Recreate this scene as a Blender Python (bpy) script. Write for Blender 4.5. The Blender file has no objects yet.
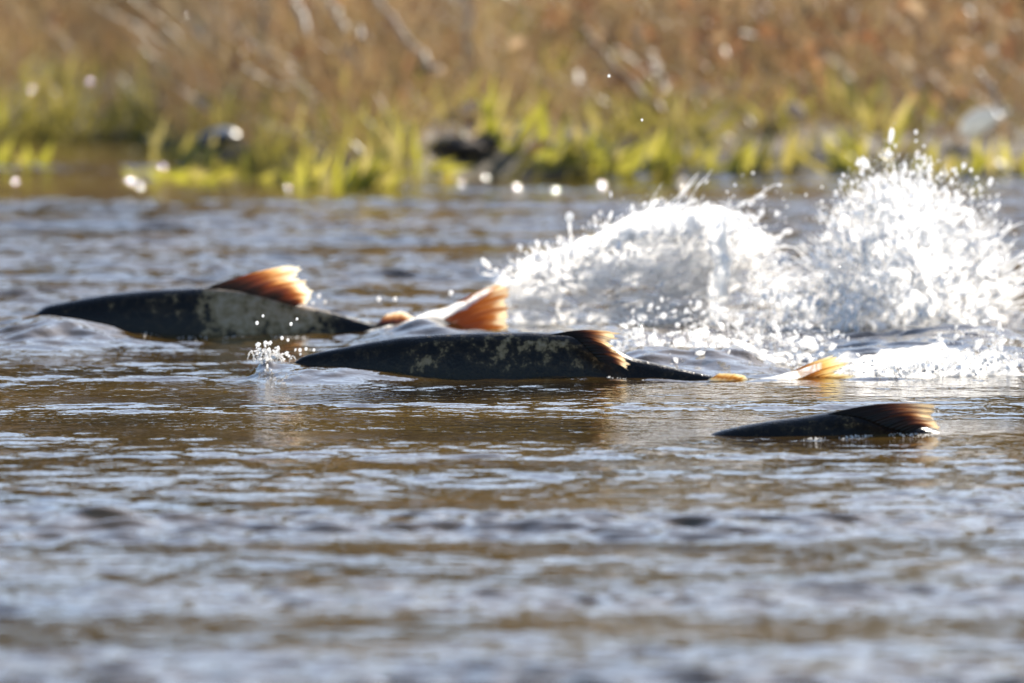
import bpy, bmesh, math, random
import numpy as np
from mathutils import Vector, Matrix, noise as mnoise
R = math.radians
random.seed(7); rng = np.random.default_rng(7)
sc = bpy.context.scene
C = sc.collection

# ---------------------------------------------------------------- camera
F, H, Y0, CX, CY = 13800.0, 1.2, 448.0, 512.0, 341.5   # focal length in pixels, eye height above the water
PITCH = math.atan((Y0 + CY) / F)
cam_d = bpy.data.cameras.new('camera'); cam = bpy.data.objects.new('camera', cam_d); C.objects.link(cam)
cam.location = (0, 0, H); cam.rotation_euler = (R(90) - PITCH, 0, 0)
cam_d.sensor_width = 36; cam_d.lens = F * 36 / 1024
cam_d.clip_end = 2000; cam_d.clip_start = 0.5
cam_d.dof.use_dof = True; cam_d.dof.focus_distance = 19.45; cam_d.dof.aperture_fstop = cam_d.lens / 72.0
sc.camera = cam
sc.view_settings.view_transform = 'Standard'; sc.view_settings.look = 'None'
sc.view_settings.exposure = 1.2; sc.view_settings.gamma = 1
sc.cycles.max_bounces = 8; sc.cycles.transparent_max_bounces = 24
sc.cycles.sample_clamp_indirect = 6; sc.cycles.use_denoising = True
sc.cycles.caustics_reflective = False; sc.cycles.caustics_refractive = False

# ---------------------------------------------------------------- sky and sun
SUN_EL, SUN_AZ = 28.0, 26.0       # behind the scene, to the right
w = bpy.data.worlds.new('World'); sc.world = w; w.use_nodes = True
nt = w.node_tree; bg = nt.nodes['Background']
sk = nt.nodes.new('ShaderNodeTexSky'); sk.sky_type = 'NISHITA'; sk.sun_disc = False
sk.sun_elevation = R(SUN_EL); sk.sun_rotation = R(SUN_AZ)
sk.air_density = 1.0; sk.dust_density = .9; sk.ozone_density = 3.0
nt.links.new(sk.outputs[0], bg.inputs[0]); bg.inputs[1].default_value = 0.105
sd = bpy.data.lights.new('sun', 'SUN'); sd.energy = 5.0; sd.angle = R(0.53); sd.color = (1, .91, .77)
sun = bpy.data.objects.new('sun', sd); C.objects.link(sun)
dirv = Vector((math.sin(R(SUN_AZ))*math.cos(R(SUN_EL)), math.cos(R(SUN_AZ))*math.cos(R(SUN_EL)), math.sin(R(SUN_EL))))
sun.rotation_euler = dirv.to_track_quat('Z', 'Y').to_euler(); sun.location = (5, 10, 20)

# ---------------------------------------------------------------- measuring helpers
def at(px, py, Y):
    """world point at distance Y ahead of the eye seen at picture position (px, py)"""
    a = math.atan((py - CY) / F) + PITCH
    dz = -math.tan(a) * Y
    depth = Y * math.cos(PITCH) - dz * math.sin(PITCH)
    return Vector(((px - CX) / F * depth, Y, H + dz))
def ground_Y(py): return H / math.tan(math.atan((py - CY) / F) + PITCH)

# ---------------------------------------------------------------- object helpers
def link(name, me, mat=None, parent=None, smooth=True):
    o = bpy.data.objects.new(name, me); C.objects.link(o)
    if mat: me.materials.append(mat)
    if parent: o.parent = parent
    if smooth and len(me.polygons): me.polygons.foreach_set('use_smooth', [True]*len(me.polygons))
    return o
def tag(o, label=None, cat=None, group=None, kind=None):
    if label: o['label'] = label
    if cat: o['category'] = cat
    if group: o['group'] = group
    if kind: o['kind'] = kind
    return o
def empty(name, loc=(0,0,0)):
    o = bpy.data.objects.new(name, None); C.objects.link(o); o.location = loc
    o.empty_display_size = .05
    return o
def np_mesh(name, V, Q, attr=None, uv=None):
    """V (n,3) vertices, Q (m,k) faces, attr: dict of per-vertex floats"""
    me = bpy.data.meshes.new(name)
    V = np.asarray(V, np.float32); Q = np.asarray(Q, np.int32)
    me.vertices.add(len(V)); me.vertices.foreach_set('co', V.ravel())
    m, k = Q.shape
    me.loops.add(m*k); me.loops.foreach_set('vertex_index', Q.ravel())
    me.polygons.add(m); me.polygons.foreach_set('loop_start', np.arange(m, dtype=np.int32)*k)
    me.update(calc_edges=True)
    for n, a in (attr or {}).items():
        at_ = me.attributes.new(n, 'FLOAT', 'POINT'); at_.data.foreach_set('value', np.asarray(a, np.float32))
    me.validate()
    return me
def grid_faces(nr, nc, closed=False):
    r = np.arange(nr-1)[:, None]; c = np.arange(nc if closed else nc-1)[None, :]
    c2 = (c+1) % nc
    return np.stack([r*nc+c, r*nc+c2, (r+1)*nc+c2, (r+1)*nc+c], -1).reshape(-1, 4)

# ---------------------------------------------------------------- material helpers
def mat(name):
    m = bpy.data.materials.new(name); m.use_nodes = True
    m.node_tree.nodes.clear(); return m, m.node_tree.nodes, m.node_tree.links
def N(ns, t, **kw):
    n = ns.new('ShaderNode' + t)
    for k, v in kw.items():
        if k in n.inputs: n.inputs[k].default_value = v
        else: setattr(n, k, v)
    return n
def ramp(ns, stops, interp='LINEAR'):
    n = ns.new('ShaderNodeValToRGB'); n.color_ramp.interpolation = interp
    el = n.color_ramp.elements
    while len(el) > 1: el.remove(el[-1])
    el[0].position = stops[0][0]; el[0].color = (*stops[0][1], 1)
    for p, c in stops[1:]:
        e = el.new(p); e.color = (*c, 1)
    return n

def blade_mat(name, stops, trans=.5, gloss=.25):
    m, ns, ls = mat(name)
    a = N(ns, 'Attribute', attribute_name='tint'); rp = ramp(ns, stops)
    ls.new(a.outputs['Fac'], rp.inputs[0])
    tc = N(ns, 'TexCoord'); nz = N(ns, 'TexNoise'); nz.inputs['Scale'].default_value = 60
    ls.new(tc.outputs['Object'], nz.inputs['Vector'])
    mx = N(ns, 'MixRGB', blend_type='MULTIPLY'); mx.inputs[0].default_value = .4
    ls.new(rp.outputs[0], mx.inputs[1]); ls.new(nz.outputs['Fac'], mx.inputs[2])
    p = N(ns, 'BsdfPrincipled'); p.inputs['Roughness'].default_value = gloss + .15
    p.inputs['Specular IOR Level'].default_value = .5
    t = N(ns, 'BsdfTranslucent'); ms = N(ns, 'MixShader'); ms.inputs[0].default_value = trans
    ls.new(mx.outputs[0], p.inputs['Base Color']); ls.new(mx.outputs[0], t.inputs['Color'])
    ls.new(p.outputs[0], ms.inputs[1]); ls.new(t.outputs[0], ms.inputs[2])
    o = N(ns, 'OutputMaterial'); ls.new(ms.outputs[0], o.inputs[0]); return m

M_dry = blade_mat('dry_grass', [(0, (.06,.03,.015)), (.3, (.24,.13,.06)), (.55, (.36,.22,.11)), (.8, (.38,.28,.11)), (1, (.62,.50,.34))])
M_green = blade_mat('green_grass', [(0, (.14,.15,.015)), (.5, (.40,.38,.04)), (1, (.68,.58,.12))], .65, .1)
M_yel = blade_mat('yellowing_grass', [(0, (.16,.13,.02)), (.5, (.42,.34,.07)), (1, (.66,.54,.20))], .6, .1)
M_olive = blade_mat('olive_grass', [(0, (.06,.05,.012)), (.5, (.30,.25,.05)), (1, (.50,.42,.10))], .55)
M_reed = blade_mat('dark_reed', [(0, (.03,.022,.01)), (.6, (.10,.07,.03)), (1, (.20,.15,.07))], .3, .5)
M_leaf = blade_mat('dead_leaf', [(0, (.08,.035,.018)), (.4, (.25,.11,.05)), (.75, (.40,.22,.10)), (1, (.50,.36,.22))], .5, .35)
M_pale = blade_mat('pale_straw', [(0, (.46,.36,.27)), (1, (.64,.54,.43))], .5, .4)

def ground_mat():
    m, ns, ls = mat('bank_soil')
    tc = N(ns, 'TexCoord')
    n1 = N(ns, 'TexNoise'); n1.inputs['Scale'].default_value = 3.0; n1.inputs['Detail'].default_value = 9
    ls.new(tc.outputs['Object'], n1.inputs['Vector'])
    r1 = ramp(ns, [(.3, (.02,.013,.008)), (.5, (.06,.04,.02)), (.62, (.10,.07,.03)), (.75, (.06,.06,.02))])
    ls.new(n1.outputs['Fac'], r1.inputs[0])
    p = N(ns, 'BsdfPrincipled'); p.inputs['Roughness'].default_value = .9
    ls.new(r1.outputs[0], p.inputs['Base Color'])
    b = N(ns, 'Bump'); b.inputs['Strength'].default_value = .6; b.inputs['Distance'].default_value = .05
    ls.new(n1.outputs['Fac'], b.inputs['Height']); ls.new(b.outputs[0], p.inputs['Normal'])
    o = N(ns, 'OutputMaterial'); ls.new(p.outputs[0], o.inputs[0]); return m
def hill_mat():
    m, ns, ls = mat('hill_scrub')
    tc = N(ns, 'TexCoord')
    n1 = N(ns, 'TexNoise'); n1.inputs['Scale'].default_value = .35; n1.inputs['Detail'].default_value = 10; n1.inputs['Roughness'].default_value = .65
    ls.new(tc.outputs['Object'], n1.inputs['Vector'])
    r1 = ramp(ns, [(.36, (.02,.016,.005)), (.46, (.11,.072,.02)), (.56, (.27,.165,.05)), (.68, (.07,.055,.015))])
    ls.new(n1.outputs['Fac'], r1.inputs[0])
    d = N(ns, 'BsdfDiffuse'); ls.new(r1.outputs[0], d.inputs['Color'])
    o = N(ns, 'OutputMaterial'); ls.new(d.outputs[0], o.inputs[0]); return m
M_soil = ground_mat(); M_hill = hill_mat()

def water_mat():
    m, ns, ls = mat('river_water')
    tc = N(ns, 'TexCoord'); mp = N(ns, 'Mapping'); mp.inputs['Scale'].default_value = (1, .8, 1)
    ls.new(tc.outputs['Object'], mp.inputs['Vector'])
    n1 = N(ns, 'TexNoise'); n1.inputs['Scale'].default_value = 38; n1.inputs['Detail'].default_value = 3
    ls.new(mp.outputs[0], n1.inputs['Vector'])
    b = N(ns, 'Bump'); b.inputs['Strength'].default_value = 1; b.inputs['Distance'].default_value = .0022
    ls.new(n1.outputs['Fac'], b.inputs['Height'])
    n2 = N(ns, 'TexNoise'); n2.inputs['Scale'].default_value = 2.2; n2.inputs['Detail'].default_value = 5
    ls.new(tc.outputs['Object'], n2.inputs['Vector'])
    r2 = ramp(ns, [(.35, (.016,.010,.003)), (.52, (.055,.032,.007)), (.7, (.09,.053,.013))])
    ls.new(n2.outputs['Fac'], r2.inputs[0])
    p = N(ns, 'BsdfPrincipled'); p.inputs['Roughness'].default_value = .03; p.inputs['IOR'].default_value = 1.333
    ls.new(r2.outputs[0], p.inputs['Base Color']); ls.new(b.outputs[0], p.inputs['Normal'])
    o = N(ns, 'OutputMaterial'); ls.new(p.outputs[0], o.inputs[0]); return m
M_water = water_mat()

def froth_mat(name, white=.92, clear=.35, holes=None, thr=.8):
    """aerated water: scatters and passes sunlight, with a clear wet gloss"""
    m, ns, ls = mat(name)
    tc = N(ns, 'TexCoord')
    tr = N(ns, 'BsdfTranslucent'); tr.inputs['Color'].default_value = (white, white, white, 1)
    df = N(ns, 'BsdfDiffuse'); df.inputs['Color'].default_value = (white, white, white, 1)
    m1 = N(ns, 'MixShader'); m1.inputs[0].default_value = thr
    ls.new(df.outputs[0], m1.inputs[1]); ls.new(tr.outputs[0], m1.inputs[2])
    g = N(ns, 'BsdfGlass'); g.inputs['IOR'].default_value = 1.33; g.inputs['Roughness'].default_value = .08
    m2 = N(ns, 'MixShader'); m2.inputs[0].default_value = clear
    ls.new(m1.outputs[0], m2.inputs[1]); ls.new(g.outputs[0], m2.inputs[2])
    out = m2.outputs[0]
    if holes:
        nz = N(ns, 'TexNoise'); nz.inputs['Scale'].default_value = holes[0]; nz.inputs['Detail'].default_value = 5
        nz.inputs['Distortion'].default_value = holes[3] if len(holes) > 3 else 1.0
        mp = N(ns, 'Mapping'); mp.inputs['Scale'].default_value = holes[4] if len(holes) > 4 else (1, 1, 1)
        if len(holes) > 5: mp.inputs['Rotation'].default_value = holes[5]
        ls.new(tc.outputs['Object'], mp.inputs['Vector']); ls.new(mp.outputs[0], nz.inputs['Vector'])
        rp = ramp(ns, [(holes[1], (0,0,0)), (holes[2], (1,1,1))])
        ls.new(nz.outputs['Fac'], rp.inputs[0])
        ed = N(ns, 'Attribute', attribute_name='body'); mu = N(ns, 'Math', operation='MULTIPLY')
        ls.new(rp.outputs[0], mu.inputs[0]); ls.new(ed.outputs['Fac'], mu.inputs[1])
        tp = N(ns, 'BsdfTransparent'); m3 = N(ns, 'MixShader')
        ls.new(mu.outputs[0], m3.inputs[0]); ls.new(tp.outputs[0], m3.inputs[1]); ls.new(out, m3.inputs[2]); out = m3.outputs[0]
    o = N(ns, 'OutputMaterial'); ls.new(out, o.inputs[0]); return m
M_drop = froth_mat('water_drops', .99, .10)
M_froth = froth_mat('white_froth', .97, .06, (26, .36, .50, 1.5))
M_clear = froth_mat('clear_drops', .95, .72)
M_crest = froth_mat('white_crest', .99, .05, (30, .25, .40, 1.2))
M_lace = froth_mat('water_lace', .99, .14, (20, .46, .60, 2.6, (1.0, 1.0, 1.0)))
M_film = froth_mat('water_film', .92, .18, (17, .36, .60, 1.6, (1.0, 1.0, 3.4), (0, R(-14), 0)))

def skin_mat():
    m, ns, ls = mat('fish_skin')
    tc = N(ns, 'TexCoord'); at_ = N(ns, 'Attribute', attribute_name='patch')
    n1 = N(ns, 'TexNoise'); n1.inputs['Scale'].default_value = 70; n1.inputs['Detail'].default_value = 8; n1.inputs['Roughness'].default_value = .7
    ls.new(tc.outputs['Object'], n1.inputs['Vector'])
    # patch attribute raises the threshold so paler blotches show inside the patches
    ad = N(ns, 'Math', operation='ADD'); ls.new(n1.outputs['Fac'], ad.inputs[0]); ls.new(at_.outputs['Fac'], ad.inputs[1])
    r1 = ramp(ns, [(.54, (.008,.006,.004)), (.67, (.030,.020,.010)), (.75, (.21,.145,.07)), (.92, (.33,.25,.165))])
    ls.new(ad.outputs[0], r1.inputs[0])
    n2 = N(ns, 'TexVoronoi'); n2.inputs['Scale'].default_value = 300; ls.new(tc.outputs['Object'], n2.inputs['Vector'])
    b0 = N(ns, 'Bump'); b0.inputs['Strength'].default_value = .5; b0.inputs['Distance'].default_value = .003
    ls.new(n1.outputs['Fac'], b0.inputs['Height'])
    b = N(ns, 'Bump'); b.inputs['Strength'].default_value = .35; b.inputs['Distance'].default_value = .001
    ls.new(n2.outputs['Distance'], b.inputs['Height']); ls.new(b0.outputs[0], b.inputs['Normal'])
    p = N(ns, 'BsdfPrincipled'); p.inputs['Roughness'].default_value = .22; p.inputs['Specular IOR Level'].default_value = .20
    ls.new(r1.outputs[0], p.inputs['Base Color']); ls.new(b.outputs[0], p.inputs['Normal'])
    o = N(ns, 'OutputMaterial'); ls.new(p.outputs[0], o.inputs[0]); return m
M_skin = skin_mat()
def fin_mat(name, stops, trans=.65):
    m, ns, ls = mat(name)
    av = N(ns, 'Attribute', attribute_name='ray_v'); au = N(ns, 'Attribute', attribute_name='ray_u')
    cb = N(ns, 'CombineXYZ'); ls.new(au.outputs['Fac'], cb.inputs[0]); ls.new(av.outputs['Fac'], cb.inputs[1])
    mp = N(ns, 'Mapping'); mp.inputs['Scale'].default_value = (15, 1.4, 1); ls.new(cb.outputs[0], mp.inputs[0])
    nz = N(ns, 'TexNoise'); nz.inputs['Scale'].default_value = 1.0; nz.inputs['Detail'].default_value = 4; ls.new(mp.outputs[0], nz.inputs['Vector'])
    mr = N(ns, 'MapRange'); mr.inputs['From Min'].default_value = .25; mr.inputs['From Max'].default_value = .75
    mr.inputs['To Min'].default_value = -.23; mr.inputs['To Max'].default_value = .23; ls.new(nz.outputs['Fac'], mr.inputs[0])
    ad = N(ns, 'Math', operation='ADD', use_clamp=True); ls.new(av.outputs['Fac'], ad.inputs[0]); ls.new(mr.outputs[0], ad.inputs[1])
    rp = ramp(ns, stops); ls.new(ad.outputs[0], rp.inputs[0])
    p = N(ns, 'BsdfPrincipled'); p.inputs['Roughness'].default_value = .3
    t = N(ns, 'BsdfTranslucent'); ms = N(ns, 'MixShader'); ms.inputs[0].default_value = trans
    ls.new(rp.outputs[0], p.inputs['Base Color']); ls.new(rp.outputs[0], t.inputs['Color'])
    ls.new(p.outputs[0], ms.inputs[1]); ls.new(t.outputs[0], ms.inputs[2])
    o = N(ns, 'OutputMaterial'); ls.new(ms.outputs[0], o.inputs[0]); return m
M_fin_a = fin_mat('fin_orange_red', [(0, (.05,.045,.04)), (.22, (.13,.07,.05)), (.42, (.33,.14,.085)), (.58, (.50,.27,.12)), (.72, (.85,.62,.36)), (.86, (.96,.92,.82))])
M_fin_b = fin_mat('fin_dark_brown', [(0, (.012,.011,.01)), (.38, (.05,.024,.016)), (.56, (.20,.085,.045)), (.70, (.50,.30,.16)), (.85, (.92,.82,.64))])
M_fin_c = fin_mat('fin_amber', [(0, (.55,.50,.45)), (.2, (.30,.13,.06)), (.5, (.36,.15,.05)), (.78, (.55,.30,.12)), (.95, (.9,.82,.66))])
M_fin_d = fin_mat('fin_gold', [(0, (.8,.78,.70)), (.22, (.85,.72,.45)), (.45, (.40,.20,.05)), (.62, (.60,.34,.10)), (.78, (.88,.74,.42)), (1, (.95,.90,.75))])

def rock_mat(name, a, b, rough=.5):
    m, ns, ls = mat(name)
    tc = N(ns, 'TexCoord'); n1 = N(ns, 'TexNoise'); n1.inputs['Scale'].default_value = 30; n1.inputs['Detail'].default_value = 6
    ls.new(tc.outputs['Object'], n1.inputs['Vector']); r1 = ramp(ns, [(.35, a), (.7, b)]); ls.new(n1.outputs['Fac'], r1.inputs[0])
    p = N(ns, 'BsdfPrincipled'); p.inputs['Roughness'].default_value = rough; ls.new(r1.outputs[0], p.inputs['Base Color'])
    bp = N(ns, 'Bump'); bp.inputs['Strength'].default_value = .5; bp.inputs['Distance'].default_value = .01
    ls.new(n1.outputs['Fac'], bp.inputs['Height']); ls.new(bp.outputs[0], p.inputs['Normal'])
    o = N(ns, 'OutputMaterial'); ls.new(p.outputs[0], o.inputs[0]); return m
M_rock = rock_mat('dark_wet_stone', (.012,.015,.022), (.05,.06,.08), .35)
M_mud = rock_mat('dark_mud', (.022,.013,.008), (.075,.045,.026), .9)
M_white = rock_mat('pale_stone', (.42,.42,.40), (.68,.68,.66), .12)

# ================================================================ SETTING
def sstep(a, b, x):
    t = np.clip((x-a)/(b-a), 0, 1); return t*t*(3-2*t)
def vnoise(x, y, seed=0):
    """cheap smooth 2-D value noise, numpy"""
    xi = np.floor(x).astype(np.int64); yi = np.floor(y).astype(np.int64)
    fx = x-xi; fy = y-yi; fx = fx*fx*(3-2*fx); fy = fy*fy*(3-2*fy)
    def h(a, b):
        n = (a*374761393 + b*668265263 + seed*974634777) & 0xffffffff
        n = ((n ^ (n >> 13)) * 1274126177) & 0xffffffff
        return ((n ^ (n >> 16)) & 0xffff) / 65535.0
    return (h(xi,yi)*(1-fx)+h(xi+1,yi)*fx)*(1-fy) + (h(xi,yi+1)*(1-fx)+h(xi+1,yi+1)*fx)*fy
def fbm(x, y, seed=0, o=4):
    s = 0; a = .5
    for k in range(o): s = s + a*vnoise(x*2**k, y*2**k, seed+k*17); a *= .5
    return s

def shore_Y(x):
    """distance of the waterline: a bay on the left, a grassy spit in the middle"""
    px = x/27.0*F + CX
    d = np.interp(px, [-2000, -400, 0, 120, 170, 230, 300, 400, 440, 600, 760, 900, 1100, 1500, 3000],
                      [27.5, 27.6, 28.2, 28.3, 27.3, 26.7, 26.3, 26.1, 26.5, 26.6, 26.6, 26.5, 26.6, 26.4, 26.8])
    return d + .55*(fbm(x*4.5, x*0+1.3, 5, 3)-.45)
def ground_Z(x, y):
    s = y - shore_Y(x)
    z = np.where(s < 0, np.maximum(s*.35, -.6), .03*np.clip(s/.15, 0, 1) + .07*np.clip(s, 0, 6) + .03*np.clip(s-1.2, 0, 5))
    z = z + .07*(fbm(x*2.2, y*2.2, 3, 4)-.45)*np.clip(s*1.5, 0, 1)
    far = np.clip(y-33, 0, 400)
    hillz = 7.6*(1-np.exp(-far/17.0)) + far*.02
    return z + hillz*(1+.25*(fbm(x*.06, y*.06, 9, 4)-.45))
def axis(lo, hi, fine, out_lo, out_hi, g=1.18):
    a = list(np.arange(lo, hi+1e-6, fine)); s = fine; v = hi
    while v < out_hi: s *= g; v += s; a.append(min(v, out_hi))
    s = fine; v = lo; pre = []
    while v > out_lo: s *= g; v -= s; pre.append(max(v, out_lo))
    return np.array(pre[::-1] + a)
gx = axis(-3, 3, .06, -300, 300); gy = axis(25.4, 33, .06, -120, 500)
GX, GY = np.meshgrid(gx, gy)
V = np.stack([GX, GY, ground_Z(GX, GY)], -1).reshape(-1, 3)
tag(link('ground', np_mesh('ground', V, grid_faces(len(gy), len(gx))), M_soil), kind='structure')
ground_o = C.objects['ground']; ground_o.data.materials.append(M_hill)
ymid = V[:, 1].reshape(len(gy), len(gx))[:-1, :-1].ravel()
ground_o.data.polygons.foreach_set('material_index', (ymid > 34).astype(np.int32))

# ---- river
wx = axis(-1.2, 1.2, .009, -60, 60, 1.12); wy = axis(14.2, 27.0, .009, -40, 31, 1.12)
WX, WY = np.meshgrid(wx, wy)
def spectrum_tile(n, size, k_lo, k_hi, slope, seed, ang=0., spread=1.0):
    r = np.random.default_rng(seed)
    k = np.fft.fftfreq(n, size/n)*2*np.pi
    KX, KY = np.meshgrid(k, k); K = np.hypot(KX, KY)+1e-9
    A = K**(-slope)*np.exp(-(k_lo/K)**4)*np.exp(-(K/k_hi)**2)
    th = np.arctan2(KY, KX); A *= .35 + spread*np.abs(np.cos(th-ang))**2
    sp = A*(r.normal(size=K.shape)+1j*r.normal(size=K.shape))
    h = np.real(np.fft.ifft2(sp)); gyx = np.gradient(h, size/n)
    return h/np.sqrt(np.mean(gyx[0]**2+gyx[1]**2))     # unit rms slope
def tile_at(T, size, x, y):
    n = T.shape[0]; u = (x/size*n) % n; v = (y/size*n) % n
    i = np.floor(u).astype(int); j = np.floor(v).astype(int); fu = u-i; fv = v-j
    i %= n; j %= n; i2 = (i+1) % n; j2 = (j+1) % n
    return (T[j,i]*(1-fu)+T[j,i2]*fu)*(1-fv)+(T[j2,i]*(1-fu)+T[j2,i2]*fu)*fv
T1 = spectrum_tile(640, 5.3, 2*np.pi/.15, 2*np.pi/.035, 1.9, 11, R(90), .8)     # ripples
T2 = spectrum_tile(256, 9.7, 2*np.pi/1.5, 2*np.pi/.35, 2.6, 12, R(80), 1.5)     # undulation
T4 = spectrum_tile(256, 7.1, 2*np.pi/.60, 2*np.pi/.16, 2.2, 17, R(90), 1.6)     # chop
T3 = spectrum_tile(256, 2.9, 2*np.pi/.09, 2*np.pi/.035, 2.0, 13, R(90), .6)     # small ripples
ydf = np.vectorize(lambda Y: 0)(wy[:1])
def rough_by_Y(Y):
    ys = [14.0, 14.6, 15.3, 15.75, 16.2, 16.9, 17.5, 17.9, 18.6, 19.3, 20.0, 20.8, 22, 23.5, 25, 26.2, 28]
    rs = [.115, .115, .040, .115, .034, .135, .145, .050, .026, .028, .036, .075, .11, .11, .11, .11, .07]
    return np.interp(Y, ys, rs)
def water_Z(x, y):
    m = fbm(x*.9+3, y*1.5, 21, 3); m2 = fbm(x*.75+7, y*4.2, 33, 4)
    am = rough_by_Y(y + .5*(m-.45)) * np.clip(.1 + 4.4*(m2-.27), .12, 2.2)*(1-.35*sstep(24,27,y)*(1-sstep(-.5,.1,x)))*(1+.9*sstep(24.6,25.8,y)*sstep(-.45,.0,x))
    fade = np.exp(-np.maximum(0, np.abs(x)-1.25)*1.5)*np.exp(-np.maximum(0, 14.1-y)*.8)*np.exp(-np.maximum(0, y-28.5))
    z = .85*am*tile_at(T1, 5.3, x, y) + .014*tile_at(T2, 9.7, x, y) + (.006+.22*am)*tile_at(T4, 7.1, x, y) + .5*am*tile_at(T3, 2.9, x, y)
    bands = sstep(.42, .56, fbm(x*.55+2, y*6.5, 91, 3)) * sstep(17.4, 18.1, y)*(1-sstep(20.6, 21.6, y))
    z = z + bands*(.085*tile_at(T3, 2.9, x*.55+.4, y) + .05*tile_at(T1, 5.3, x*.7, y))
    # churned water round the splash
    ch = np.exp(-(((x-.42)/.42)**2)**1.5 - (((y-20.9)/.75)**2)**1.5)
    z = z + ch*(.13*tile_at(T1, 5.3, x*1.3+1, y*1.3) + .12*tile_at(T3, 2.9, x+.7, y))
    nearm = 0
    for (px, Y, h, sx, sy) in MOUNDS[:13]:
        X = (px-CX)/F*Y; nearm = nearm + np.exp(-((x-X)/sx/1.4)**2 - ((y-Y)/sy/1.4)**2)
    z = z + np.clip(nearm, 0, 1.5)*(.07*tile_at(T1, 5.3, x*1.5+2, y*.8) + .03*tile_at(T3, 2.9, x+.3, y))
    z = z*fade
    for (px, Y, h, sx, sy) in MOUNDS:
        X = (px-CX)/F*Y
        z = z + h*np.exp(-((x-X)/sx)**2 - ((y-Y)/sy)**2)
    return z
# water heaped up over and beside the swimming fish: picture x, distance, height, half widths
Y1, Y2, Y4 = 21.12, 20.02, 18.72
MOUNDS = [(58, Y1-.13, .026, .075, .16), (0, Y1-.10, .018, .10, .22), (110, Y1-.16, .010, .07, .12),
          (435, Y1-.03, .024, .050, .14), (400, Y1-.09, .014, .06, .10), (500, Y1-.05, .010, .06, .16),
          (290, Y2-.02, .018, .045, .10), (335, Y2-.085, .012, .060, .07), (264, Y2-.02, .018, .014, .05),
          (380, Y2-.08, .010, .07, .06),
          (700, Y2+.30, .028, .075, .13), (640, Y2+.30, .024, .05, .13), (745, Y2+.26, .012, .05, .10),
          (770, Y2+.02, .006, .06, .05), (700, Y4-.02, .003, .035, .07), (700, Y2-.06, -.010, .06, .05),
          (580, Y2-.09, .008, .10, .05), (900, Y4-.06, .005, .06, .04),
          (900, 20.6, .018, .16, .15), (600, 20.9, .03, .12, .2), (960, 20.9, .02, .1, .3)]
WZ = water_Z(WX, WY)
V = np.stack([WX, WY, WZ], -1).reshape(-1, 3)
tag(link('river_water', np_mesh('river_water', V, grid_faces(len(wy), len(wx))), M_water), kind='structure')
def wz1(x, y): return float(water_Z(np.array([x]), np.array([y]))[0])

# ================================================================ FISH
def interp_px(pts, n):
    """resample a polyline by arc length with Catmull-Rom smoothing"""
    P = [Vector(p) for p in pts]; out = []
    L = [0]
    for a, b in zip(P, P[1:]): L.append(L[-1] + (b-a).length)
    for i in range(n):
        s = L[-1]*i/(n-1); k = 0
        while k < len(L)-2 and L[k+1] < s: k += 1
        t = (s-L[k])/max(L[k+1]-L[k], 1e-9)
        p0, p1, p2, p3 = P[max(k-1,0)], P[k], P[k+1], P[min(k+2, len(P)-1)]
        out.append(.5*((2*p1)+(p2-p0)*t+(2*p0-5*p1+4*p2-p3)*t*t+(3*p1-p0-3*p2+p3)*t**3))
    return out
def body(root, Y, top, length_px, snout_px, patches, seed):
    """one continuous body; top = back outline in the picture, the rest follows a salmon's proportions"""
    Yc = Y + .032
    n, m = 90, 32
    tx = [p[0] for p in top]; ty = [p[1] for p in top]
    fr = [0, .04, .10, .18, .30, .45, .58, .70, .80, .88, .93, 1.0]
    hh = [.012, .040, .075, .110, .150, .170, .160, .125, .085, .060, .058, .030]
    ww = [.010, .030, .052, .070, .084, .090, .084, .062, .040, .026, .018, .006]
    V = []; pa = []
    for i in range(n):
        t = i/(n-1); px = snout_px + t*length_px
        py = float(np.interp(px, tx, ty))
        py = .5*py + .25*float(np.interp(px-5, tx, ty)) + .25*float(np.interp(px+5, tx, ty))
        T = at(px, py, Yc); hgt = float(np.interp(t, fr, hh)); wd = float(np.interp(t, fr, ww))
        cz = T.z - hgt/2
        for j in range(m):
            a = 2*math.pi*j/m
            ca, sa = math.cos(a), math.sin(a)
            y = math.copysign(abs(ca)**.85, ca)*wd/2*(1-.12*max(sa, 0)); z = math.copysign(abs(sa)**.9, sa)*hgt/2
            V.append((T.x, Yc+y, cz+z))
            q = 0
            for (x0, y0, rx, ry, s) in patches:
                P0 = at(x0, y0, Y-.02)
                d = math.hypot((T.x-P0.x)/(rx/690), (cz+z-P0.z)/(ry/690))
                q = max(q, s*max(0, min(1, (1.5-d)/1.0)))
            pa.append(q)
    me = np_mesh('body', V, grid_faces(n, m, True), {'patch': pa})
    bm = bmesh.new(); bm.from_mesh(me); bm.verts.ensure_lookup_table()
    bm.faces.new([bm.verts[j] for j in range(m)]); bm.faces.new([bm.verts[(n-1)*m+j] for j in range(m)][::-1])
    bmesh.ops.recalc_face_normals(bm, faces=bm.faces); bm.to_mesh(me); bm.free()
    return link('body', me, M_skin, root)
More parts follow.
